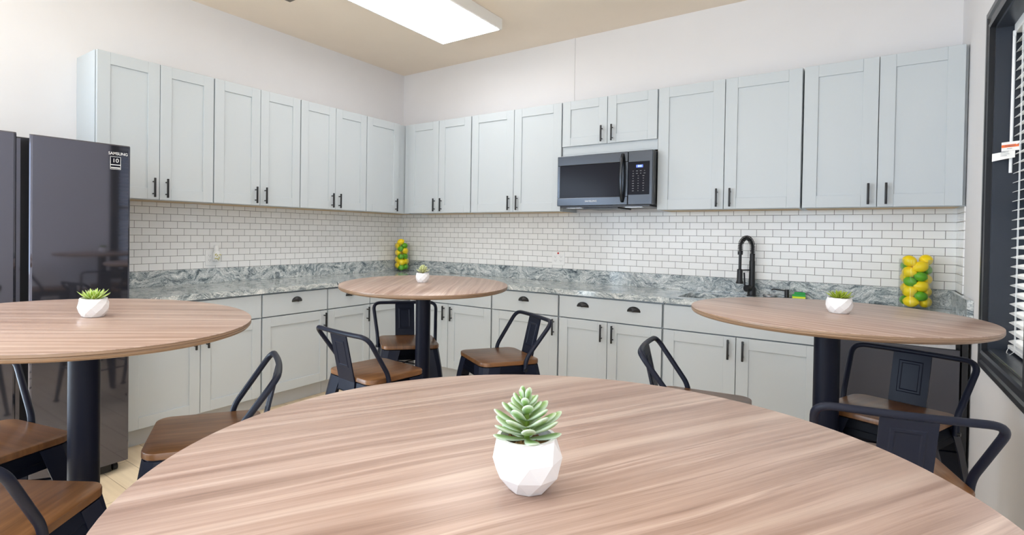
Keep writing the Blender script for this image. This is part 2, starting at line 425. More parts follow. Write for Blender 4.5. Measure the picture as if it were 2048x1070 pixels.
bl = thing('window_blind', 'white horizontal slatted blind hanging inside the black framed window', 'blind', (4.617, (WY0+WY1)/2, WZ0))
BW = (WY1-WY0)/2-.022
bm = bmesh.new(); box(bm, -.032, -BW, 1.415, .022, BW, 1.462, .003); fin('headrail', bm, 'blind', bl)
NS = 33
for i in range(NS):
    z = .062 + i*.0412
    bm = bmesh.new()
    a = R(16)
    pr = []
    for k in range(7):
        s = -1+2*k/6; pr.append((s*.0255*cos(a), s*.0255*sin(a) + .0022*(1-s*s)))
    r0 = [Vector((x, -BW, zz+.0013)) for x, zz in pr] + [Vector((x, -BW, zz-.0013)) for x, zz in reversed(pr)]
    r1 = [Vector((p.x, BW, p.z)) for p in r0]
    ring_loft(bm, [r0, r1]); fin('slat', bm, 'blind', bl, loc=(0, 0, z))
bm = bmesh.new(); box(bm, -.027, -BW, .022, .027, BW, .040, .003); fin('bottom_rail', bm, 'blind', bl)
for yy in (-BW+.14, BW-.14):
    bm = bmesh.new()
    for xx in (-.0285, -.0235): tube(bm, [(xx, yy+.012*(xx > -.026), .03), (xx, yy+.012*(xx > -.026), 1.42)], .0011, 6)
    fin('ladder_cord', bm, 'blind', bl)
bm = bmesh.new(); tube(bm, smooth_path([(-.03, BW-.05, .035), (-.04, BW-.06, .012), (-.042, BW-.13, .010), (-.03, BW-.15, .03)], .02), .0012, 6); fin('cord_loop', bm, 'blind', bl)
bm = bmesh.new()
tube(bm, [(-.033, BW-.012, 1.41), (-.035, BW-.012, .80)], .0055, 10); box(bm, -.038, BW-.018, 1.40, -.028, BW-.006, 1.425, .001)
fin('tilt_wand', bm, 'blind', bl)
# warning tag hanging on the wand
TAGLOC = (4.578, -1.10, 1.690)
wt = thing('warning_tag', 'curled white paper tag with orange warning stripe on the blind wand', 'tag', TAGLOC, R(-42))
def curl(bm, x0, x1, z0, z1, bend, dz=0, mi=0, n=10, off=0):
    rr = []
    for s in (0, 1):
        row = []
        for i in range(n+1):
            u = i/n; x = x0+(x1-x0)*u; y = -bend*sin(pi*u)*.5 - bend*(1-u)**2 - off
            row.append(Vector((x, y, (z0 if s == 0 else z1) + dz*(1-u)*(1 if s == 0 else .6))))
        rr.append(row)
    f = [Vector((p.x, p.y-.0004, p.z)) for p in rr[0]]; g_ = [Vector((p.x, p.y-.0004, p.z)) for p in rr[1]]
    for i in range(n):
        q = [bm.verts.new(v) for v in (rr[0][i], rr[0][i+1], rr[1][i+1], rr[1][i], f[i], f[i+1], g_[i+1], g_[i])]
        for idx in ((0, 1, 2, 3), (7, 6, 5, 4), (0, 4, 5, 1), (3, 2, 6, 7)): bm.faces.new([q[j] for j in idx])
bm = bmesh.new(); curl(bm, -.070, .022, .012, .050, .022, -.014); fin('lower_sheet', bm, 'paper', wt)
bm = bmesh.new(); curl(bm, -.036, .040, .050, .100, .008); fin('upper_sheet', bm, 'paper', wt)
bm = bmesh.new(); curl(bm, -.035, .039, .070, .085, .008, off=.001); fin('warning_stripe', bm, 'orange', wt)
wt.scale = (.8, .8, .8)
bm = bmesh.new()
for k, (a_, b_) in enumerate(((-.040, .004), (-.044, .008), (-.042, -.004))):
    zz = .040-.008*k; box(bm, a_, -.0185-.004*(k == 9), zz, b_, -.0180, zz+.0018)
fin('print_lines', bm, 'greyprint', wt)
text('warning_text', 'WARNING', .010, (.002, -.0100, .0775), (R(90), 0, 0), 'greyprint', wt)
text('small_print', 'WARNING', .005, (.002, -.0090, .062), (R(90), 0, 0), 'greyprint', wt)

# ------------------------------------------------------------------ cabinets
def rotA(y0): return dict(loc=(0, y0, 0), rz=pi/2)     # left wall run: local x -> world +y, front faces +x
def shaker_door(bm, x0, z0, x1, z1, yf, rail=.075, th=.019):
    """door slab whose front face lies at y=yf; faces -y"""
    b = .0012
    for (a0, c0, a1, c1) in ((x0, z0, x0+rail, z1), (x1-rail, z0, x1, z1), (x0+rail+.0002, z0, x1-rail-.0002, z0+rail), (x0+rail+.0002, z1-rail, x1-rail-.0002, z1)):
        box(bm, a0, yf, c0, a1, yf+th, c1, b)
    box(bm, x0+rail-.006, yf+.009, z0+rail-.006, x1-rail+.006, yf+.016, z1-rail+.006)
def bar_pull(parent, x, zc, yf, L=.128):
    bm = bmesh.new(); r = .0062
    box(bm, x-r, yf-.036, zc-L/2, x+r, yf-.024, zc+L/2, .0025, 2)
    for s in (-1, 1): tube(bm, [(x, yf-.026, zc+s*.04), (x, yf+.0005, zc+s*.04)], .0045, 10)
    return fin('handle', bm, 'black', parent, smooth='auto')
def cup_pull(parent, x, zc, yf):
    bm = bmesh.new(); a, h, d = .047, .036, .026; n, mm = 14, 6
    top = []
    # quarter dome: x across, opens downwards
    for j in range(mm+1):
        v = j/mm*pi/2; row = []
        for i in range(n+1):
            u = pi*i/n
            row.append(Vector((x-a*cos(u)*cos(v)**.8, yf-d*sin(v)*sin(u)**.6-.0005, zc-.012+h*sin(u)*cos(v))))
        top.append(row)
    vr = [[bm.verts.new(p) for p in r] for r in top]
    for p, q in zip(vr, vr[1:]):
        for i in range(n): bm.faces.new((p[i], p[i+1], q[i+1], q[i]))
    box(bm, x-a, yf-.003, zc-.014, x+a, yf, zc-.008, .0008)
    bmesh.ops.solidify(bm, geom=[f for f in bm.faces if len(f.verts) == 4][:n*mm], thickness=.0015)
    return fin('cup_handle', bm, 'black', parent, smooth='auto')
CABG = {'uA': 'wall cabinets along the left wall', 'uB': 'wall cabinets along the back wall', 'bA': 'base cabinets along the left wall', 'bB': 'base cabinets along the back wall'}
UB, UT = 1.526, 2.436
def add_door(root, x0, z0, x1, z1, yf, hx=None, hz=None, rail=.075, L=.128):
    bm = bmesh.new(); shaker_door(bm, x0, z0, x1, z1, yf, rail)
    d = fin('door', bm, 'cabinet', root)
    if hx is not None: bar_pull(d, hx, hz, yf, L)
    return d
def upper(place, w, label, grp, ndoor=2, z0=UB, filler=0, rail=.075, doorbot=None, hside='R'):
    root = thing('wall_cabinet', label, 'cabinet', place['loc'][:2]+(z0,), place['rz'], CABG[grp])
    H = UT-z0; D = .305
    rc = 0 if doorbot is not None else .012
    bm = bmesh.new(); g = .0015; box(bm, g, -D+rc, 0.012, w+filler-g, -.0005, H, .001)
    fin('carcass', bm, ['cabinet'], root)
    bm = bmesh.new(); box(bm, g+.016, -D+.0185+rc, 0.0, w+filler-g-.016, -.001, .0118)
    fin('underside_panel', bm, 'ply', root)
    bm = bmesh.new(); box(bm, g, -D+rc, 0, w+filler-g, -D+.018+rc, .0118); box(bm, g, -D+.0185+rc, 0, g+.0155, -.001, .0118); box(bm, w+filler-g-.0155, -D+.0185+rc, 0, w+filler-g, -.001, .0118); fin('bottom_rail', bm, 'cabinet', root)
    yf = -D-.0195; m_ = .0045; db = .003 if doorbot is None else doorbot
    if ndoor == 2:
        add_door(root, m_, db, w/2-.002, H-.003, yf, w/2-.042, db+.078, rail)
        add_door(root, w/2+.002, db, w-m_, H-.003, yf, w/2+.042, db+.078, rail)
    else:
        add_door(root, m_, db, w-m_, H-.003, yf, w-.05 if hside == 'R' else .05, db+.078, rail)
    return root
A0 = -3.168
for i, lab in enumerate(['grey wall cabinet with two doors above and beside the dark refrigerator, end panel showing',
                         'second grey two-door wall cabinet from the refrigerator, over the air freshener side of the counter',
                         'third grey two-door wall cabinet from the refrigerator, next to the corner']):
    upper(dict(loc=(0, A0+.7655*i, 0), rz=pi/2), .7655, lab, 'uA')
upper(dict(loc=(0, A0+.7655*3, 0), rz=pi/2), .455, 'single-door grey wall cabinet filling the room corner, handle at its right edge', 'uA', 1, filler=.455-.305+.262)
for x, w, lab in ((.374, .776, 'narrow two-door grey wall cabinet right of the room corner'),
                  (1.152, .918, 'two-door grey wall cabinet directly left of the microwave'),
                  (2.846, .906, 'tall two-door grey wall cabinet directly right of the microwave'),
                  (3.754, .7635, 'two-door grey wall cabinet at the right end by the window wall')):
    upper(dict(loc=(x, 0, 0), rz=0), w, lab, 'uB', filler=.0115 if x > 3.7 else 0)
upper(dict(loc=(2.071, 0, 0), rz=0), .774, 'short two-door grey wall cabinet above the microwave', 'uB', z0=1.984, doorbot=.078, rail=.07)
# filler strip between corner cabinet and back run
bm = bmesh.new(); box(bm, .3062, -.305, 0, .3735, -.288, UT-UB, .0005)
tag(fin('cabinet_filler_strip', bm, 'cabinet', loc=(0, 0, UB)), 'narrow grey filler strip closing the corner between the wall cabinets', 'filler strip')

BD = .61; ZS, ZT = .696, .876
def base(place, w, label, grp, doors=2, drawers=1, cups=1, handles='C', z_h=.613, stub=0):
    root = thing('base_cabinet', label, 'cabinet', place['loc'][:2]+(0,), place['rz'], CABG[grp]); g = .0015
    bm = bmesh.new(); box(bm, g, -BD+.012, .115, w-g+stub, -.0005, ZT-.0005, .001)
    fin('carcass', bm, 'cabinet', root)
    bm = bmesh.new(); box(bm, g, -BD+.055, 0, w-g+stub, -.02, .115); fin('toe_kick', bm, 'toe', root)
    yf = -BD-.0195; m_ = .0065
    def drawer(x0, x1, cx=None):
        bm = bmesh.new(); box(bm, x0, yf, ZS+.004, x1, yf+.019, ZT-.014, .0018, 2)
        d = fin('drawer' if cx else 'false_front', bm, 'cabinet', root)
        for c in (cx or []): cup_pull(d, c, .803, yf)
    if drawers == 1: drawer(m_, w-m_, [w*(k+.5)/cups if cups == 1 else w/2+(k-.5)*w*.49 for k in range(cups)] if cups else None)
    db = .121
    if doors == 2:
        add_door(root, m_, db, w/2-.002, ZS-.004, yf, w/2-.042, z_h, .07)
        add_door(root, w/2+.002, db, w-m_, ZS-.004, yf, w/2+.042, z_h, .07)
    else: add_door(root, m_, db, w-m_, ZS-.004, yf, w-.038 if handles == 'R' else None, z_h, .07)
    return root
def pA(y): return dict(loc=(0, y, 0), rz=pi/2)
def pB(x): return dict(loc=(x, 0, 0), rz=0)
base(pA(-3.115), .92, 'two-door grey base cabinet beside the dark refrigerator, behind the left table', 'bA')
base(pA(-2.195), .61, 'grey base cabinet with one wide drawer over one door, between the left and corner tables', 'bA', 1, 1, 1, 'R')
base(pA(-1.585), .48, 'narrow one-drawer grey base cabinet nearest the corner on the left wall', 'bA', 1, 1, 1, 'R')
base(pA(-1.105), .455, 'corner grey base cabinet with plain drawer front behind the corner table', 'bA', 1, 1, 0, None, stub=.63)
base(pB(.674), .922, 'two-door grey base cabinet right of the corner, behind the corner table', 'bB', cups=2)
base(pB(1.596), .616, 'single-door grey base cabinet with one drawer, right of the corner table', 'bB', 1, 1, 1, 'R')
base(pB(2.212), .780, 'two-door grey base cabinet with two cup handles on one wide drawer front', 'bB', 2, 1, 2)
base(pB(2.992), .905, 'grey sink base cabinet with plain front panel and two doors below the faucet', 'bB', 2, 1, 0)

# ------------------------------------------------------------------ countertop (L, with sink cut-out) and upstand
ct = thing('granite_countertop', 'grey veined granite countertop running around the corner with matching upstand', 'countertop', (0, 0, ZT))
CE = .652; SX0, SX1, SY0, SY1 = 3.06, 3.82, -.53, -.16
bm = bmesh.new()
def cbox(*b): box(bm, *b)
e = .038
cbox(0.0005, -3.125, 0, CE, -CE, e)                       # left run
cbox(0.0005, -CE, 0, SX0, -.0005, e); cbox(SX1, -CE, 0, W-.0005, -.0005, e)
cbox(SX0, -CE, 0, SX1, SY0, e); cbox(SX0, SY1, 0, SX1, -.0005, e)
bmesh.ops.remove_doubles(bm, verts=bm.verts, dist=.0001)
fin('slab', bm, 'granite', ct)
for b in ((0.0005, -3.125, e, .020, -.020, .153), (0.0005, -.020, e, W-.0005, -.0005, .153), (W-.026, -.655, e, W-.0005, -.0205, .150)):
    bm = bmesh.new(); box(bm, *b, .0015); fin('upstand', bm, 'granite', ct)
# tile
tb = thing('tiled_backsplash', 'white glossy subway tile backsplash with dark grout between counter and wall cabinets', 'backsplash', (0, 0, 0))
bm = bmesh.new(); box(bm, .006, -.006, 1.0292, W-.006, -.0004, 1.60); box(bm, 2.071, -.006, 1.60, 2.845, -.0004, 1.9)
bm.free(); bm = bmesh.new(); box(bm, .006, -.006, 1.0292, W-.006, -.0004, 1.5255)
fin('back_tile_panel', bm, tile_mat(0, -.0734), tb)
bm = bmesh.new(); box(bm, .0004, -3.125, 1.0292, .006, -.0065, 1.5255); fin('left_tile_panel', bm, tile_mat(1, .0-.0734+.0), tb)
bm = bmesh.new(); box(bm, W-.006, -.300, 1.0292, W-.0004, -.0065, 1.5255); fin('right_tile_panel', bm, tile_mat(1, .0), tb)

# sink
sk = thing('kitchen_sink', 'undermount steel sink set in the granite below the black faucet', 'sink', ((SX0+SX1)/2, (SY0+SY1)/2, ZT-.2))
bm = bmesh.new()
hx, hy = (SX1-SX0)/2-.003, (SY1-SY0)/2-.003
ring_loft(bm, [rrect(hx, hy, .03, .198), rrect(hx-.004, hy-.004, .03, .015), rrect(hx-.03, hy-.03, .03, 0), rrect(.03, .03, .029, -.002)], (False, True))
fin('basin', bm, 'sinksteel', sk, smooth='auto')
bm = bmesh.new(); lathe(bm, [(.04, .0), (.04, .003), (.03, .004)], n=24); fin('drain', bm, 'darkwater', sk, smooth='auto')

# ------------------------------------------------------------------ faucet
fx, fy = 3.452, -.095
fc = thing('kitchen_faucet', 'tall matt black faucet with spring neck behind the sink', 'faucet', (fx, fy, .9145), R(-35))
bm = bmesh.new(); lathe(bm, [(.031, 0), (.031, .006), (.027, .008), (.027, .055), (.025, .06), (.020, .066), (.0185, .25), (.0165, .252), (.0165, .30), (.013, .302)], n=24); fin('body', bm, 'black', fc, smooth='auto')
bm = bmesh.new(); tube(bm, [(-.0, -.02, .055), (0, -.052, .055)], .024, 20); fin('valve_housing', bm, 'black', fc, smooth='auto')
bm = bmesh.new(); tube(bm, [(-.026, -.035, .062), (-.030, -.040, .165)], .0055, 10); fin('lever', bm, 'black', fc, smooth='auto')
neck = [(0, 0, .30)] + [(0, 0, .345)] + [(0, -.055+.055*cos(a), .345+.07*sin(a)) for a in [pi*k/14 for k in range(15)]] + [(0, -.11, .335), (0, -.11, .31)]
bm = bmesh.new(); tube(bm, neck, .0085, 12); fin('hose', bm, 'black', fc, smooth='auto')
# spring coil round the neck
npts = 420; P_ = [Vector(p) for p in neck]; cum = [0]
for a, b in zip(P_, P_[1:]): cum.append(cum[-1]+(b-a).length)
def along(s):
    for i in range(len(cum)-1):
        if s <= cum[i+1] or i == len(cum)-2:
            u = (s-cum[i])/max(cum[i+1]-cum[i], 1e-6); t = (P_[i+1]-P_[i]).normalized(); return P_[i].lerp(P_[i+1], u), t
coil = []
for i in range(npts):
    s = cum[-1]*i/(npts-1); p, t = along(s); u = Vector((1, 0, 0)); v = t.cross(u)
    a = 2*pi*26*i/npts; coil.append(p+(u*cos(a)+v*sin(a))*.0155)
bm = bmesh.new(); tube(bm, coil, .0022, 6); fin('spring', bm, 'black', fc, smooth=True)
bm = bmesh.new(); tube(bm, [(0, -.11, .32), (0, -.11, .295)], .0165, 18); tube(bm, [(0, -.11, .30), (0, -.11, .19)], .0095, 14); fin('spout_tube', bm, 'black', fc, smooth='auto')
bm = bmesh.new(); lathe(bm, [(.022, .09), (.024, .096), (.0185, .115), (.0175, .19), (.012, .194)], 0, -.11, 24); fin('spray_head', bm, 'black', fc, smooth='auto')
bm = bmesh.new(); tube(bm, [(0, -.015, .185), (0, -.10, .185)], .005, 10); fin('holder_arm', bm, 'black', fc, smooth='auto')
# dispenser, ring, sponge
sd = thing('soap_dispenser', 'small black soap dispenser pump on the counter right of the faucet', 'soap dispenser', (3.665, -.085, .9145), R(8))
bm = bmesh.new(); lathe(bm, [(.024, 0), (.024, .004), (.014, .006), (.0135, .058), (.012, .06)], n=20); fin('pump_body', bm, 'black', sd, smooth='auto')
bm = bmesh.new(); tube(bm, smooth_path([(0, 0, .052), (-.03, 0, .054), (-.082, 0, .060), (-.092, 0, .050)], .01), .0045, 8); fin('nozzle', bm, 'black', sd, smooth='auto')
bm = bmesh.new(); lathe(bm, [(.036, 0), (.043, .003), (.044, .013), (.038, .018), (.020, .013)], n=28)
tag(fin('sink_strainer', bm, 'steelbright', loc=(3.56, -.062, .9145), smooth='auto'), 'round silver sink stopper lying between faucet and soap dispenser', 'sink stopper')
sg = thing('scrub_sponge', 'yellow sponge with green scourer on top, on the counter by the upstand', 'sponge', (3.735, -.085, .9145), R(6))
bm = bmesh.new(); box(bm, -.038, -.03, 0, .038, .03, .020, .003, 2); fin('foam', bm, 'sponge_yellow', sg)
bm = bmesh.new(); box(bm, -.038, -.03, .0202, .038, .03, .031, .002, 2); fin('scourer', bm, 'sponge_green', sg)
bm = bmesh.new(); box(bm, -.030, -.003, 0, .034, .003, .044, .002); o = fin('scrub_pad', bm, 'sponge_green', loc=(3.735, -.038, .9145)); 
o.location = (3.735, -.0415, .9145); tag(o, 'green scouring pad leaning upright against the upstand behind the sponge', 'scouring pad')

# ------------------------------------------------------------------ outlets
def outlet(loc, rz, label, reddot=False):
    o = thing('wall_outlet', label, 'outlet', loc, rz)
    bm = bmesh.new(); box(bm, -.062, -.006, -.062, .062, 0, .062, .003, 2); fin('cover_plate', bm, 'white', o)
    for cx in (-.028, .028):
        bm = bmesh.new(); box(bm, cx-.017, -.0085, -.034, cx+.017, -.0062, .034, .001); fin('socket', bm, 'white', o)
        bm = bmesh.new()
        for cz in (-.018, .018):
            box(bm, cx-.008, -.0092, cz-.004, cx-.006, -.0086, cz+.005); box(bm, cx+.006, -.0092, cz-.004, cx+.008, -.0086, cz+.004)
            box(bm, cx-.002, -.0092, cz-.012, cx+.002, -.0086, cz-.008)
        fin('slots', bm, 'slot', o)
    if reddot:
        bm = bmesh.new(); tube(bm, [(0, -.006, .047), (0, -.010, .047)], .008, 16); fin('indicator_light', bm, 'red', o)
    return o
outlet((1.905, -.0062, 1.118), 0, 'white double outlet with a red dot on the back wall tiles', True)
outlet((.0062, -2.228, 1.112), pi/2, 'white double outlet on the left wall tiles behind the air freshener')
af = thing('air_freshener', 'white plug-in air freshener with gold leaf pattern on the left wall', 'air freshener', (.0165, -2.215, 1.09), pi/2)
bm = bmesh.new(); ring_loft(bm, [rrect(.027, .018, .016, .0, 4, 0, -.019), rrect(.030, .022, .018, .02, 4, 0, -.023), rrect(.028, .022, .018, .055, 4, 0, -.023), rrect(.021, .018, .016, .075, 4, 0, -.021)])
fin('base_unit', bm, 'white', af, smooth='auto')
bm = bmesh.new(); lathe(bm, [(.018, .0752), (.019, .08), (.019, .112), (.017, .118), (.010, .118)], 0, -.021, 20); fin('refill', bm, 'white', af, smooth='auto')
bm = bmesh.new()
for k, (a, b) in enumerate(((-.016, .018), (-.006, .040), (.010, .024), (.018, .046), (-.018, .048), (.002, .012))):
    q = [Vector((a+.011*cos(t_)*cos(k)-.004*sin(t_)*sin(k), -.0468, b+.011*cos(t_)*sin(k)+.004*sin(t_)*cos(k))) for t_ in [2*pi*j/8 for j in range(8)]]
    ring_loft(bm, [q, [v+Vector((0, .004, 0)) for v in q]])
fin('leaf_pattern', bm, 'gold', af)

# ------------------------------------------------------------------ microwave
mw = thing('microwave_oven', 'dark stainless over-the-range microwave under the short wall cabinet', 'microwave', (2.084, 0, 1.555))
MWW, MWH, MD = .760, .415, .385
bm = bmesh.new(); box(bm, 0, -MD, 0.012, MWW, -.0065, MWH, .003); fin('body', bm, 'fridge_side', mw)
DX = .578
bm = bmesh.new(); y = -MD
box(bm, 0, y-.038, .010, DX-.0015, y-.0005, .075, .004, 2); box(bm, 0, y-.038, .335, DX-.0015, y-.0005, MWH-.002, .004, 2)
box(bm, 0, y-.036, .075, .022, y-.0005, .335, .001); box(bm, DX-.060, y-.036, .075, DX-.0015, y-.0005, .335, .001)
dr = fin('door', bm, 'steel', mw)
bm = bmesh.new(); box(bm, .022, y-.034, .075, DX-.060, y-.01, .335); fin('door_glass', bm, 'blackglass', dr)
bm = bmesh.new()
hp = []
for k in range(13):
    u = k/12; hp.append((DX-.040, y-.038-.042*sin(pi*u)**.55, .035+.36*u))
tube(bm, hp, .0125, 12, flat=.8); fin('door_handle', bm, 'steel', dr, smooth=True)
text('brand_lettering', 'SAMSUNG', .018, (DX*.5, y-.0384, .045), (R(90), 0, 0), 'print', dr, sx=1.2)
bm = bmesh.new(); box(bm, DX+.0015, y-.038, .010, MWW, y-.0005, MWH-.002, .004, 2); cp = fin('control_panel', bm, 'steel', mw)
bm = bmesh.new(); box(bm, DX+.004, y-.0395, .085, MWW-.022, y-.037, .332, .0005); fin('key_pad', bm, 'blackglass', cp)
bm = bmesh.new(); box(bm, DX+.062, y-.0400, .287, DX+.112, y-.0396, .307); fin('clock_display', bm, 'display', cp)
text('clock_digits', '8:03', .018, (DX+.089, y-.0405, .297), (R(90), 0, 0), 'digits', cp, sx=.9)
bm = bmesh.new()
random.seed(3)
for r_i in range(9):
    for c_i in range(4 if r_i < 2 else 3):
        x = DX+.040+c_i*(.028 if r_i < 2 else .038); z = .262-r_i*.0185; ww = random.choice((.006, .009, .013))
        box(bm, x-ww/2, y-.0399, z-.002, x+ww/2, y-.0396, z+.002)
fin('key_labels', bm, 'greyprint', cp)
bm = bmesh.new(); box(bm, .02, -MD-.025, -.004, MWW-.02, -.02, .0115, .002); box(bm, .22, -MD-.02, -.016, .50, -.10, -.0042, .002); fin('underside_panel', bm, 'fridge_side', mw)
for x in (.07, .55):
    bm = bmesh.new(); box(bm, x, -MD-.01, -.007, x+.13, -MD+.07, -.0042); fin('grease_filter', bm, 'steelbright', mw)
bm = bmesh.new(); box(bm, .002, -.302, .0, MWW+.012, -.0065, .0) if 0 else None; bm.free()

# ------------------------------------------------------------------ refrigerator
fr = thing('refrigerator', 'tall dark black-stainless two-door refrigerator at the left wall', 'refrigerator', (0, -4.125, 0), 0)
FX = .885; FH = 1.782
bm = bmesh.new(); box(bm, .03, .004, .05, FX-.075, .926, FH-.01, .004); fin('body', bm, 'fridge_side', fr)
def fdoor(y0, y1, hs):
    bm = bmesh.new()
    # outline in plan with soft front edge
    pr = [(FX-.073, y0), (FX-.008, y0), (FX-.002, y0+.004), (FX, y0+.012), (FX, y1-.012), (FX-.002, y1-.004), (FX-.008, y1), (FX-.073, y1)]
    if hs == 'lo': pr = [(FX-.073, y0+.026), (FX-.030, y0+.026), (FX-.006, y0)] + pr[2:]
    if hs == 'hi': pr = pr[:6] + [(FX-.006, y1), (FX-.030, y1-.026), (FX-.073, y1-.026)]
    ring_loft(bm, [[Vector((a, b, z)) for a, b in pr] for z in (.062, .064, FH-.006)] + [[Vector((a-.004 if a > FX-.03 else a, b, FH)) for a, b in pr]])
    return fin('door', bm, 'fridge', fr)
d1 = fdoor(.474, .929, 'lo')     # right-hand door
d2 = fdoor(0.0, .424, 'hi')
bm = bmesh.new(); box(bm, FX-.074, .424, .07, FX-.050, .452, FH-.02, .001); fin('centre_strip', bm, 'fridge', fr)
bm = bmesh.new(); box(bm, .1, .03, .0, FX-.11, .90, .05); fin('plinth', bm, 'fridge_side', fr)
for yy in (.06, .80):
    bm = bmesh.new(); box(bm, FX-.13, yy, .004, FX-.045, yy+.06, .058, .004); tube(bm, [(FX-.07, yy+.072, .02), (FX-.07, yy+.095, .02)], .019, 16); fin('roller_foot', bm, 'black', fr)
text('brand_lettering', 'SAMSUNG', .021, (FX+.0004, .865, 1.733), (R(90), 0, R(90)), 'print', d1, sx=1.0)
bm = bmesh.new(); ty, tz = .852, 1.683
box(bm, FX+.0001, ty-.026, tz-.034, FX+.0008, ty+.026, tz+.034); st = fin('warranty_sticker', bm, 'blackglass', d1)
bm = bmesh.new()
for b in ((-.026, -.034, .026, -.032), (-.026, .032, .026, .034), (-.026, -.034, -.024, .034), (.024, -.034, .026, .034), (-.024, -.012, .024, -.008), (-.022, -.028, .022, -.023)):
    box(bm, FX+.0008, ty+b[0], tz+b[1], FX+.0012, ty+b[2], tz+b[3])
fin('sticker_lines', bm, 'print', st)
text('sticker_number', '10', .030, (FX+.0012, ty, tz+.012), (R(90), 0, R(90)), 'print', st, sx=1.1)

# ------------------------------------------------------------------ dishwasher
dw = thing('dishwasher', 'dark stainless dishwasher under the counter at the window wall', 'dishwasher', (3.902, 0, 0))
bm = bmesh.new(); box(bm, .002, -.585, .10, .590, -.03, .866); fin('tub', bm, 'fridge_side', dw)
bm = bmesh.new(); box(bm, .003, -.632, .115, .585, -.5855, .758, .004, 2); d = fin('door_panel', bm, 'dishwasher', dw)
bm = bmesh.new(); box(bm, .003, -.632, .8005, .585, -.5855, .868, .004, 2); fin('control_panel', bm, 'dishwasher', dw)
bm = bmesh.new(); box(bm, .020, -.631, .7585, .568, -.600, .800, .003); fin('pocket_handle', bm, 'steelbright', dw)
bm = bmesh.new(); box(bm, .01, -.56, 0, .58, -.05, .10); fin('toe_panel', bm, 'black', dw)
bm = bmesh.new(); box(bm, .592, -.628, .0, .6155, -.03, ZT-.001); fin('side_filler', bm, 'black', dw)

# ------------------------------------------------------------------ ceiling fixtures
def ceiling_light(loc, label):
    t = thing('ceiling_light', label, 'ceiling light', loc, 0, 'surface mounted ceiling lights')
    bm = bmesh.new(); hx, hy, h = .305, .61, .088
    for b in ((-hx, -hy, 0, -hx+.022, hy, h), (hx-.022, -hy, 0, hx, hy, h), (-hx, -hy, 0, hx, -hy+.022, h), (-hx, hy-.022, 0, hx, hy, h), (-hx+.01, -hy+.01, h-.01, hx-.01, hy-.01, h)):
        box(bm, *b, .002)
    fin('housing', bm, 'fixture', t)
    bm = bmesh.new(); box(bm, -hx+.018, -hy+.018, -.004, hx-.018, hy-.018, .012, .003); fin('lens', bm, 'lens', t)
    return t
cl = ceiling_light((1.427, -1.355, CH-.0885), 'bright rectangular ceiling light box above the corner table')
for loc, lab in (((2.0, -4.5, CH-.0885), 'added ceiling fill light over the left table, outside the picture'), ((3.35, -3.0, CH-.0885), 'added ceiling fill light over the right stools, outside the picture'),
                 ((3.35, -6.2, CH-.0885), 'added unseen ceiling fill light behind the camera on the window side'), ((1.427, -6.6, CH-.0885), 'added unseen ceiling fill light behind the camera on the refrigerator side')):
    c = copy_tree(cl); c.location = loc; c['label'] = lab  # unseen copies of the fixture, added for fill light
    for ch in c.children:
        if ch.name.startswith('lens'): ch.data = ch.data.copy(); ch.data.materials[0] = M['lens_fill']
vt = thing('ceiling_vent', 'dark metal air vent at the top edge, left of the ceiling light', 'vent', (.605, -1.965, CH-.012))
bm = bmesh.new()
for b in ((0, -.30, 0, .30, -.275, .0115), (0, -.025, 0, .30, 0, .0115), (0, -.275, 0, .025, -.025, .0115), (.275, -.275, 0, .30, -.025, .0115)): box(bm, *b, .002)
fin('frame', bm, 'vent', vt)
for k in range(8):
    bm = bmesh.new(); z = .0; yk = -.262+k*.030; q = [Vector((.025, yk, 0)), Vector((.025, yk+.002, 0)), Vector((.025, yk+.020, .010)), Vector((.025, yk+.018, .010))]
    ring_loft(bm, [q, [v+Vector((.25, 0, 0)) for v in q]]); fin('louvre', bm, 'vent', vt)

# ------------------------------------------------------------------ tables
TR = .43
def table(x, y, zt, sx, sy, grain, base_rot, label):
    t = thing('pedestal_table', label, 'table', (x, y, 0), 0, 'round bar-height tables')
    tilt = (math.atan(sy), -math.atan(sx), 0)
    bm = bmesh.new()
    lathe(bm, [(TR-.0012, 0), (TR-.0002, -.0006), (TR, -.0016)], n=128, cap=(True, False))
    top = fin('tabletop', bm, tabletop_mat(grain), t, smooth='auto', loc=(0, 0, zt), rot=tilt)
    bm = bmesh.new(); pr = [(TR, -.0016), (TR, -.0045), (TR+.0005, -.0075), (TR-.0012, -.0095), (TR+.0003, -.012), (TR-.0012, -.0150), (TR-.004, -.0185), (TR-.012, -.0215), (TR-.014, -.022)]
    lathe(bm, pr, n=128, cap=(False, True)); fin('edge_band', bm, 'edge', top, smooth='auto')
    bm = bmesh.new(); lathe(bm, [(.11, -.0222), (.11, -.027), (.05, -.029), (.042, -.032)], n=32); fin('mounting_plate', bm, 'column', top, smooth='auto')
    bm = bmesh.new(); lathe(bm, [(.038, .03), (.038, zt-.031)], n=40); fin('column', bm, 'column', t, smooth='auto')
    bm = bmesh.new()
    for k in range(4):
        a = base_rot+k*pi/2; d = Vector((cos(a), sin(a), 0)); n_ = Vector((-sin(a), cos(a), 0))
        rr = []
        for (q, w_, h0, h1) in ((.02, .032, .006, .045), (.15, .028, .006, .036), (.275, .022, .006, .018)):
            rr.append([d*q+n_*w_+Vector((0, 0, h0)), d*q-n_*w_+Vector((0, 0, h0)), d*q-n_*w_*.7+Vector((0, 0, h1)), d*q+n_*w_*.7+Vector((0, 0, h1))])
        ring_loft(bm, rr); lathe(bm, [(.014, 0), (.014, .0062)], d.x*.255, d.y*.255, 12)
    fin('cross_base', bm, 'column', t)
    return t
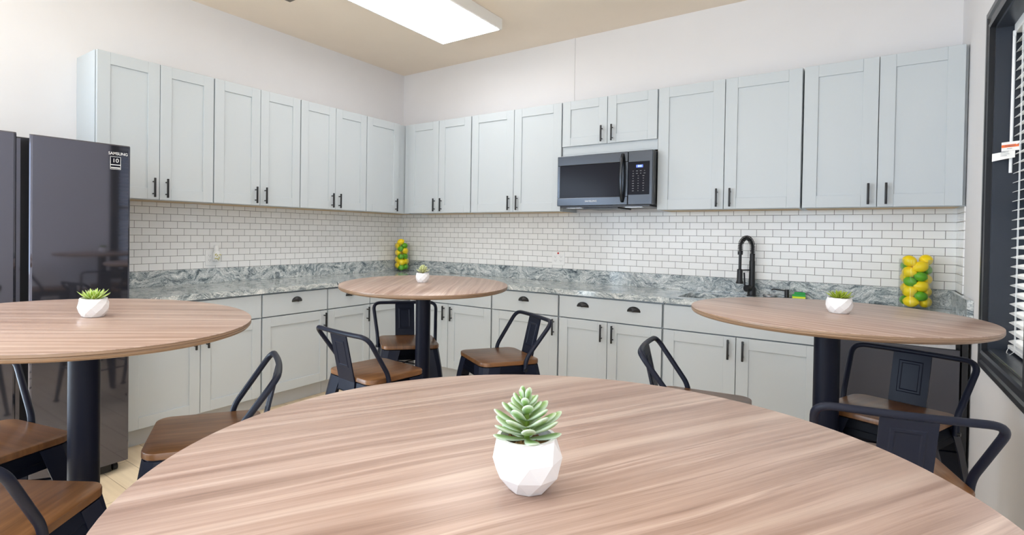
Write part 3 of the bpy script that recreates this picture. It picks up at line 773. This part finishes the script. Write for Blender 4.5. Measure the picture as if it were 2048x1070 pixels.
TB = [(2.285, -2.36, 1.0706, -.010, .023, R(119), R(6), 'round walnut-topped bar table in front of the room corner'),
      (2.384, -3.925, 1.085, -.026, -.021, R(52), R(20), 'round walnut-topped bar table at the left, in front of the refrigerator'),
      (3.978, -2.203, 1.076, -.001, .008, R(-22), R(22), 'round walnut-topped bar table at the right, by the window'),
      (3.768, -3.96, 1.0715, .040, .006, R(60), R(30), 'large foreground round walnut-topped table closest to the camera')]
for a in TB: table(*a)

# ------------------------------------------------------------------ stools
def make_stool():
    root = thing('bar_stool', '', 'stool', (0, 0, 0), 0, 'metal bar stools with wooden seats')
    h = .1545; ZSeat = .734
    # wooden seat (slight round corners)
    bm = bmesh.new(); th = .021
    ring_loft(bm, [rrect(h-.004, h-.004, .040, ZSeat-th, 8), rrect(h, h, .044, ZSeat-th+.003, 8), rrect(h, h, .044, ZSeat-.004, 8), rrect(h-.0012, h-.0012, .043, ZSeat-.0012, 8), rrect(h-.004, h-.004, .040, ZSeat, 8)])
    fin('seat', bm, 'seat', root, smooth='auto')
    # pressed metal apron
    bm = bmesh.new(); t0 = ZSeat-th-.0005
    outer = [rrect(h-.007, h-.007, .040, t0, 8), rrect(h-.004, h-.004, .042, t0-.006, 8), rrect(h+.001, h+.001, .042, t0-.030, 8), rrect(h-.001, h-.001, .042, t0-.033, 8), rrect(h+.004, h+.004, .042, t0-.052, 8)]
    ring_loft(bm, outer, (True, False))
    bmesh.ops.solidify(bm, geom=list(bm.faces), thickness=.0015)
    fin('seat_frame', bm, 'blackmetal', root, smooth='auto')
    # legs: tapered pressed L sections
    for sx in (-1, 1):
        for sy in (-1, 1):
            bm = bmesh.new(); rings = []
            for z, cx, a, ch in ((t0-.002, h-.002, .095, .036), (.62, h+.012, .082, .030), (.45, h+.030, .064, .022), (.22, h+.050, .046, .015), (.03, h+.066, .032, .011), (.006, h+.068, .030, .011)):
                tk = .004
                o_ = [(cx, cx-a), (cx, cx-ch), (cx-ch*.29, cx-ch*.29), (cx-ch, cx), (cx-a, cx)]
                i_ = [(cx-a, cx-tk), (cx-ch-tk*.4, cx-tk), (cx-ch*.29-tk*.7, cx-ch*.29-tk*.7), (cx-tk, cx-ch-tk*.4), (cx-tk, cx-a)]
                ring = [Vector((sx*p, sy*q_, z)) for p, q_ in o_+i_]
                rings.append(ring)
            ring_loft(bm, rings)
            lg = fin('leg', bm, 'blackmetal', root)
            bm = bmesh.new(); c = h+.056; box(bm, sx*c-.017, sy*c-.017, 0, sx*c+.017, sy*c+.017, .012, .004); fin('rubber_foot', bm, 'black', lg)
    # crossed brace under the seat, foot rails
    bm = bmesh.new()
    for s in (-1, 1):
        a = h-.004; tube(bm, [(-a, -s*a, .606), (0, 0, .612+.004*s), (a, s*a, .606)], .0065, 8, flat=.5)
    fin('cross_brace', bm, 'blackmetal', root)
    c = h+.038
    for (p, q_) in (((-c, -c), (c, -c)), ((c, -c), (c, c)), ((c, c), (-c, c)), ((-c, c), (-c, -c))):
        bm = bmesh.new(); v = Vector((q_[0]-p[0], q_[1]-p[1], 0)).normalized()*.02
        tube(bm, [(p[0]+v.x, p[1]+v.y, .27), (q_[0]-v.x, q_[1]-v.y, .27)], .008, 8, flat=.6); fin('footrail', bm, 'blackmetal', root)
    # tubular back
    bx, by, bz = .186, -.192, .918
    pts = [(-h-.008, -.062, .684), (-h-.010, -.068, .745), (-bx, by+.0, bz), (bx, by, bz), (h+.010, -.068, .745), (h+.008, -.062, .684)]
    path = smooth_path(pts, .045, 7)
    # gentle rearward bow of the top bar
    path = [Vector((p.x, p.y-.014*max(0, 1-(abs(p.x)/bx)**2)*max(0, min(1, (p.z-.85)/.06)), p.z)) for p in path]
    full = []
    for a, b in zip(path, path[1:]):
        n_ = 8 if (b-a).length > .1 else 1
        for k in range(n_): full.append(a.lerp(b, k/n_))
    full.append(path[-1])
    full = [Vector((p.x, (p.y if abs(p.x) > .13 or p.z < .85 else by-.014*(1-(p.x/bx)**2)), p.z)) for p in full]
    bm = bmesh.new(); tube(bm, full, .0098, 12); bf = fin('back_frame', bm, 'blackmetal', root, smooth='auto')
    bm = bmesh.new()
    for s in (-1, 1): tube(bm, [(s*(h+.004), -.062, .692), (s*(h+.022), -.062, .692)], .007, 10)
    fin('bolt', bm, 'black', bf)
    # central splat with pressed panel
    bm = bmesh.new(); rows = []
    wd = .056
    prof = [(by-.013, bz-.004), (-h-.0035, .712), (-h-.006, .668)]
    for y_, z in prof:
        rows.append([Vector((-wd, y_+.004, z)), Vector((-wd, y_-.002, z)), Vector((wd, y_-.002, z)), Vector((wd, y_+.004, z))])
    ring_loft(bm, rows)
    sp = fin('splat', bm, 'blackmetal', root)
    bm = bmesh.new()
    pz = [(.888, by-.0085), (.882, by-.006), (.775, by+.0215), (.768, by+.0235)]
    def yat(z):
        for (ya, za), (yb, zb) in zip(prof, prof[1:]):
            if zb <= z <= za: return ya+(yb-ya)*(za-z)/(za-zb)
        return by
    for side in (-1, 1):
        rr = []
        for ww, z0_, z1_, dep in ((.036, .770, .885, 0), (.033, .773, .882, .0025), (.027, .779, .876, .0025), (.024, .782, .873, .0005)):
            rr.append([Vector((x_, yat(z_)+(.004+dep if side > 0 else -.002-dep), z_)) for x_, z_ in ((-ww, z0_), (ww, z0_), (ww, z1_), (-ww, z1_))])
        ring_loft(bm, rr, (False, True))
    fin('pressed_panel', bm, 'blackmetal', sp)
    return root
ST = [(2.386, -2.795, -.123, 'bar stool at the corner table nearest the camera, its slatted back towards the left cabinets'),
      (2.074, -2.234, 3.976, 'bar stool in the room corner, directly behind the column of the corner table'),
      (2.648, -2.208, 2.565, 'bar stool at the right of the corner table, seen from its side'),
      (2.516, -3.646, 2.561, 'bar stool between the left table and the foreground table, backrest seen edge-on'),
      (2.140, -4.089, -1.306, 'upper of the two bar stools cropped by the left picture edge, next to the refrigerator'),
      (2.631, -4.180, .629, 'lower of the two bar stools at the bottom left, its seat closest to the camera'),
      (4.151, -2.041, 2.769, 'bar stool under the right table facing the camera, in front of the dishwasher'),
      (4.115, -2.621, .238, 'bar stool at the right with its back to the camera, under the right table'),
      (3.619, -2.357, -1.432, 'bar stool left of the right table, mostly hidden by the foreground table')]
st0 = make_stool()
for i, (x, y, a, lab) in enumerate(ST):
    o = st0 if i == 0 else copy_tree(st0)
    o.location = (x, y, 0); o.rotation_euler = (0, 0, a); o['label'] = lab

# ------------------------------------------------------------------ succulents
def leaf(bm, lay, base, dirv, length, width, thick, tipk=.75, curve=.15, nseg=7, nr=10):
    d = dirv.normalized(); s = d.cross(Vector((0, 0, 1)))
    if s.length < .05: s = Vector((1, 0, 0))
    s.normalize(); up = s.cross(d).normalized()
    rings = []
    us = [i/nseg for i in range(nseg+1)] if tipk == 'point' else [0, .14, .28, .42, .56, .68, .78, .86, .92, .96, .985, 1]
    for u in us:
        if tipk == 'point': # lance shaped
            pass
        if tipk == 'point': wv = sin(pi*min(1, .12+u*.88)**.8)**.9 if u < 1 else .02
        else: wv = (.34+.66*min(1, u/.66)**.8)*math.sqrt(max(0, 1-max(0, (u-.66)/.34)**2.3)) if u < 1 else .10
        c = base + d*length*u + up*curve*length*(u*u)
        rings.append(([c + s*cos(2*pi*k/nr)*width/2*max(wv, .03) + up*sin(2*pi*k/nr)*thick/2*max(wv, .05) for k in range(nr)], u))
    prev = None
    for ring, u in rings:
        vs = []
        for k, p in enumerate(ring):
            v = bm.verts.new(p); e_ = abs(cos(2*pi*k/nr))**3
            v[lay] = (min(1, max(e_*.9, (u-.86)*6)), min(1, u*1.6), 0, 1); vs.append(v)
        if prev:
            for k in range(nr): bm.faces.new((prev[k], prev[(k+1) % nr], vs[(k+1) % nr], vs[k]))
        prev = vs
    bm.faces.new(prev)
def succulent(loc, kind, label, scale=1., rz=0, hgt=.054, tilt=(0, 0), seed=1, material='leaf_frost'):
    random.seed(seed)
    root = thing('potted_succulent', label, 'potted plant', loc, rz, 'small succulents in white faceted pots')
    root.rotation_euler = (tilt[0], tilt[1], rz); root.scale = (scale,)*3
    bm = bmesh.new(); N = 9
    H = hgt
    if kind == 'tree': prof = [(.0195, 0, 0), (.0325, H*.30, .5), (.0358, H*.62, 0), (.0305, H*.97, .5)]
    else: prof = [(.0270, 0, 0), (.0350, H*.24, .5), (.0380, H*.50, 0), (.0368, H*.76, .5), (.0338, H*.97, 0)]
    rg = [[bm.verts.new(Vector((r*cos(2*pi*(i+ph)/N), r*sin(2*pi*(i+ph)/N), z))) for i in range(N)] for r, z, ph in prof]
    bm.faces.new(list(reversed(rg[0])))
    for k in range(len(prof)-1):
        a, b = rg[k], rg[k+1]; sh = prof[k+1][2] - prof[k][2]
        for i in range(N):
            j = (i+1) % N
            if sh > 0: bm.faces.new((a[i], a[j], b[i])); bm.faces.new((b[i], a[j], b[j]))
            else: bm.faces.new((b[i], a[i], b[j])); bm.faces.new((b[j], a[i], a[j]))
    rr, n2 = prof[-1][0], 36
    def rc(r, z): return [bm.verts.new(p) for p in circle(0, 0, z, r, n2)]
    # round lip: faceted body -> circular rim -> inner wall
    c1 = rc(rr*.985, H); c2 = rc(rr-.004, H); c3 = rc(rr-.0055, H-.010); c4 = rc(.002, H-.011)
    ring = rg[-1]; po = prof[-1][2]
    for i in range(N):
        # fan between N-gon and 36-gon
        k0 = int(round((i+po)*n2/N)) % n2; k1 = int(round((i+1.5)*n2/N)); ks = [(q) % n2 for q in range(k0, (k0+n2//N)+1)]
        half = len(ks)//2
        for q in range(len(ks)-1):
            bm.faces.new((ring[i] if q < half else ring[(i+1) % N], c1[ks[q]], c1[ks[q+1]]))
        bm.faces.new((ring[i], c1[ks[half]], ring[(i+1) % N]))
    for a, b in ((c1, c2), (c2, c3), (c3, c4)):
        for i in range(n2): bm.faces.new((a[i], a[(i+1) % n2], b[(i+1) % n2], b[i]))
    fin('pot', bm, 'ceramic', root)
    bm = bmesh.new()
    lathe(bm, [(rr-.0062, H-.0105), (rr-.0062, H-.0085)], n=24)
    for k in range(60):
        a = random.random()*2*pi; q = math.sqrt(random.random())*(rr-.0085); s_ = random.uniform(.0022, .0042)
        g = bmesh.ops.create_icosphere(bm, subdivisions=1, radius=s_)
        for v in g['verts']: v.co = v.co*random.uniform(.8, 1.2)+Vector((q*cos(a), q*sin(a), H-.0085+random.uniform(0, .002)))
    fin('gravel', bm, 'soil', root)
    bm = bmesh.new(); lay = bm.verts.layers.float_color.new('rim')
    if kind == 'tree':
        hh = .052
        tube(bm, [(0, 0, H-.012), (.001, 0, H+.02), (0, .001, H+hh*.72)], [.0030, .0024, .0016], 8)
        for v in bm.verts: v[lay] = (0, .25, 0, 1)
        levels = [(-.003, 5, .0340, .0140, .14), (.002, 6, .0400, .0145, .30), (.009, 6, .0350, .0138, .40), (.016, 5, .0290, .0130, .48), (.023, 5, .0230, .0115, .55), (.030, 4, .0175, .0095, .80), (.036, 4, .0150, .0070, 1.8)]
        for li, (dz, n_, L, wd, el) in enumerate(levels):
            for k in range(n_):
                a = 2*pi*k/n_ + li*.62 + random.uniform(-.14, .14); e2 = el+random.uniform(-.10, .14)
                leaf(bm, lay, Vector((.001*cos(a), .001*sin(a), H+dz-.001)), Vector((cos(a), sin(a), e2)), L*random.uniform(.86, 1.08), wd*random.uniform(.9, 1.1), .0048)
    elif kind == 'bushy':
        tube(bm, [(0, 0, H-.012), (0, 0, H+.025)], [.003, .002], 8)
        for v in bm.verts: v[lay] = (0, .25, 0, 1)
        for li, (dz, n_, L, wd, el) in enumerate([(0, 8, .039, .011, .40), (.007, 8, .036, .0105, .65), (.014, 7, .030, .0095, .95), (.021, 6, .025, .0085, 1.6), (.027, 4, .019, .007, 3)]):
            for k in range(n_):
                a = 2*pi*k/n_+li*.5+random.uniform(-.15, .15)
                leaf(bm, lay, Vector((0, 0, H+dz-.002)), Vector((cos(a), sin(a), el)), L*random.uniform(.85, 1.1), wd, .0045)
    else:
        for li, (n_, L, el) in enumerate([(10, .043, .38), (9, .041, .68), (8, .037, 1.1), (6, .033, 1.9), (3, .029, 4)]):
            for k in range(n_):
                a = 2*pi*k/n_+li*.37+random.uniform(-.12, .12)
                leaf(bm, lay, Vector((.002*cos(a), .002*sin(a), H-.007)), Vector((cos(a), sin(a), el+random.uniform(-.05, .1))), L*random.uniform(.88, 1.1), .0105, .0042, 'point', .12)
    fin('foliage', bm, material, root, smooth=True)
    return root
def ztop(ti, x, y):
    t = TB[ti]; return t[2]+t[3]*(x-t[0])+t[4]*(y-t[1])+.0008
for (x, y, ti, kind, sc, rz, hg, seed, mm, lab) in (
    (3.797, -4.0045, 3, 'tree', 1.0, .4, .0545, 3, 'leaf_frost', 'large frosted-leaf succulent in a white faceted pot on the foreground table'),
    (2.3564, -3.895, 1, 'rosette', 1.02, .2, .050, 5, 'leaf_green', 'bright green spiky succulent in a white faceted pot on the left table'),
    (2.238, -2.312, 0, 'bushy', .98, .9, .050, 8, 'leaf_pale', 'pale bushy succulent in a white faceted pot on the corner table'),
    (4.009, -2.180, 2, 'rosette', 1.05, 1.3, .050, 11, 'leaf_dark', 'low olive-green spiky succulent in a white faceted pot on the right table')):
    t = TB[ti]
    succulent((x, y, ztop(ti, x, y)), kind, lab, sc, rz, hg, (math.atan(t[4]), -math.atan(t[3])), seed, mm)

# ------------------------------------------------------------------ fruit vases
RV = [(-0.0324, -0.0305, 1.203, 'L'), (0.0194, -0.04, 1.1706, 'L'), (0.0445, 0.0011, 1.2104, 'L'), (-0.0318, -0.0311, 1.1365, 'L'), (0.0439, 0.0071, 1.092, 'L'), (-0.0286, -0.0341, 1.0189, 'L'), (0.0248, -0.037, 1.052, 'L'), (0.043, 0.0114, 1.0183, 'L'), (-0.0224, -0.0384, 0.9565, 'L'), (0.0445, -0.0001, 0.9565, 'L'), (0.0472, 0.0086, 1.1516, 'M'), (0.0197, -0.0438, 1.111, 'M'), (-0.0281, -0.0389, 1.078, 'M'), (0.0236, -0.0418, 0.993, 'M'), (-0.0452, 0.0161, 0.9605, 'M'), (-0.0013, 0.0445, 0.9889, 'L'), (-0.0368, 0.025, 1.037, 'L'), (0.0047, 0.0478, 1.0732, 'M'), (-0.0403, 0.0189, 1.0997, 'L'), (0.0012, 0.0445, 1.1396, 'L'), (-0.0448, 0.0171, 1.1695, 'M')]
LV = [(0.0159, -0.0416, 1.2294, 'L'), (-0.0293, -0.0335, 1.1867, 'L'), (0.0444, 0.0035, 1.1321, 'L'), (-0.0212, -0.0392, 1.1125, 'L'), (-0.029, -0.0338, 1.0395, 'L'), (0.0273, -0.0352, 1.0121, 'L'), (0.0366, 0.0253, 1.0199, 'L'), (-0.0243, -0.0373, 0.9771, 'L'), (0.0471, -0.0094, 1.1901, 'M'), (0.019, -0.0441, 1.1555, 'M'), (0.0199, -0.0437, 1.0703, 'M'), (0.0478, 0.0042, 1.0732, 'M'), (0.0288, -0.0384, 0.953, 'M'), (0.046, 0.0136, 0.9619, 'M'), (-0.0466, 0.0117, 0.953, 'M'), (-0.0028, 0.0444, 0.9753, 'L'), (-0.0347, 0.0278, 1.0302, 'L'), (0.0049, 0.0474, 1.0703, 'M'), (-0.0409, 0.0175, 1.094, 'L'), (-0.0029, 0.0444, 1.1364, 'L'), (-0.0418, 0.0235, 1.1764, 'M')]
def fruit_mesh(kind):
    bm = bmesh.new(); n, mm = 20, 14; rings = []
    rx, rl, tip = (.0335, .0385, .0055) if kind == 'L' else (.0292, .033, .003)
    for j in range(mm+1):
        a = -pi/2+pi*j/mm; z = sin(a)*rl; r = cos(a)*rx
        if abs(sin(a)) > .9: z += math.copysign(tip*(abs(sin(a))-.9)*10, z)
        rings.append((max(r, .0012), z))
    lathe(bm, rings, n=n)
    me = bpy.data.meshes.new('lemon' if kind == 'L' else 'lime'); bmesh.ops.recalc_face_normals(bm, faces=bm.faces); bm.to_mesh(me); bm.free()
    me.materials.append(M['lemon' if kind == 'L' else 'lime']); me.polygons.foreach_set('use_smooth', [True]*len(me.polygons)); return me
FM = {'L': fruit_mesh('L'), 'M': fruit_mesh('M')}
POS = ['at the very bottom', 'in the lower part', 'in the middle', 'in the upper part', 'at the very top']
def vase(cx, cy, where, pts, seed):
    random.seed(seed)
    bm = bmesh.new()
    lathe(bm, [(.078, 0), (.0805, .002), (.0805, .299), (.0798, .300), (.0790, .299), (.0788, .010), (.070, .0085)], n=56)
    tag(fin('glass_vase', bm, 'glass', loc=(cx, cy, .9142), smooth='auto'), f'clear cylinder glass vase of lemons and limes {where}', 'vase')
    order = {'L': [], 'M': []}
    for i, p in enumerate(pts): order[p[3]].append(p)
    for kind in 'LM':
        nm = 'lemon' if kind == 'L' else 'lime'; colr = 'yellow' if kind == 'L' else 'green'
        srt = sorted(order[kind], key=lambda p: p[2])
        for i, p in enumerate(srt):
            o = bpy.data.objects.new(nm, FM[kind]); COL.objects.link(o)
            o.location = (cx+p[0], cy+p[1], p[2])
            tv = Vector((-p[1], p[0], 0)).normalized()*random.choice((-1, 1)) + Vector((0, 0, random.uniform(-.55, .55)))
            o.rotation_euler = tv.to_track_quat('Z', 'Y').to_euler()
            side = p[0]*r_.x+p[1]*r_.y; dep = p[0]*f_.x+p[1]*f_.y
            s1 = 'left' if side < -.012 else ('right' if side > .012 else 'middle'); s2 = 'front' if dep < 0 else 'back'
            rank = f'number {i+1} of {len(srt)} counted upwards'
            o['label'] = f'{colr} {nm} in the vase {where}, {s2} {s1}, {ORD[i]} {nm} from the bottom'
            o['category'] = nm; o['group'] = f'{nm}s in the vase {where}'
ORD = ['lowest', 'second', 'third', 'fourth', 'fifth', 'sixth', 'seventh', 'eighth', 'ninth', 'tenth', 'eleventh', 'twelfth', 'thirteenth', 'fourteenth', 'fifteenth']
vase(4.335, -.125, 'by the window wall', RV, 1)
vase(.13, -.14, 'in the room corner', LV, 2)
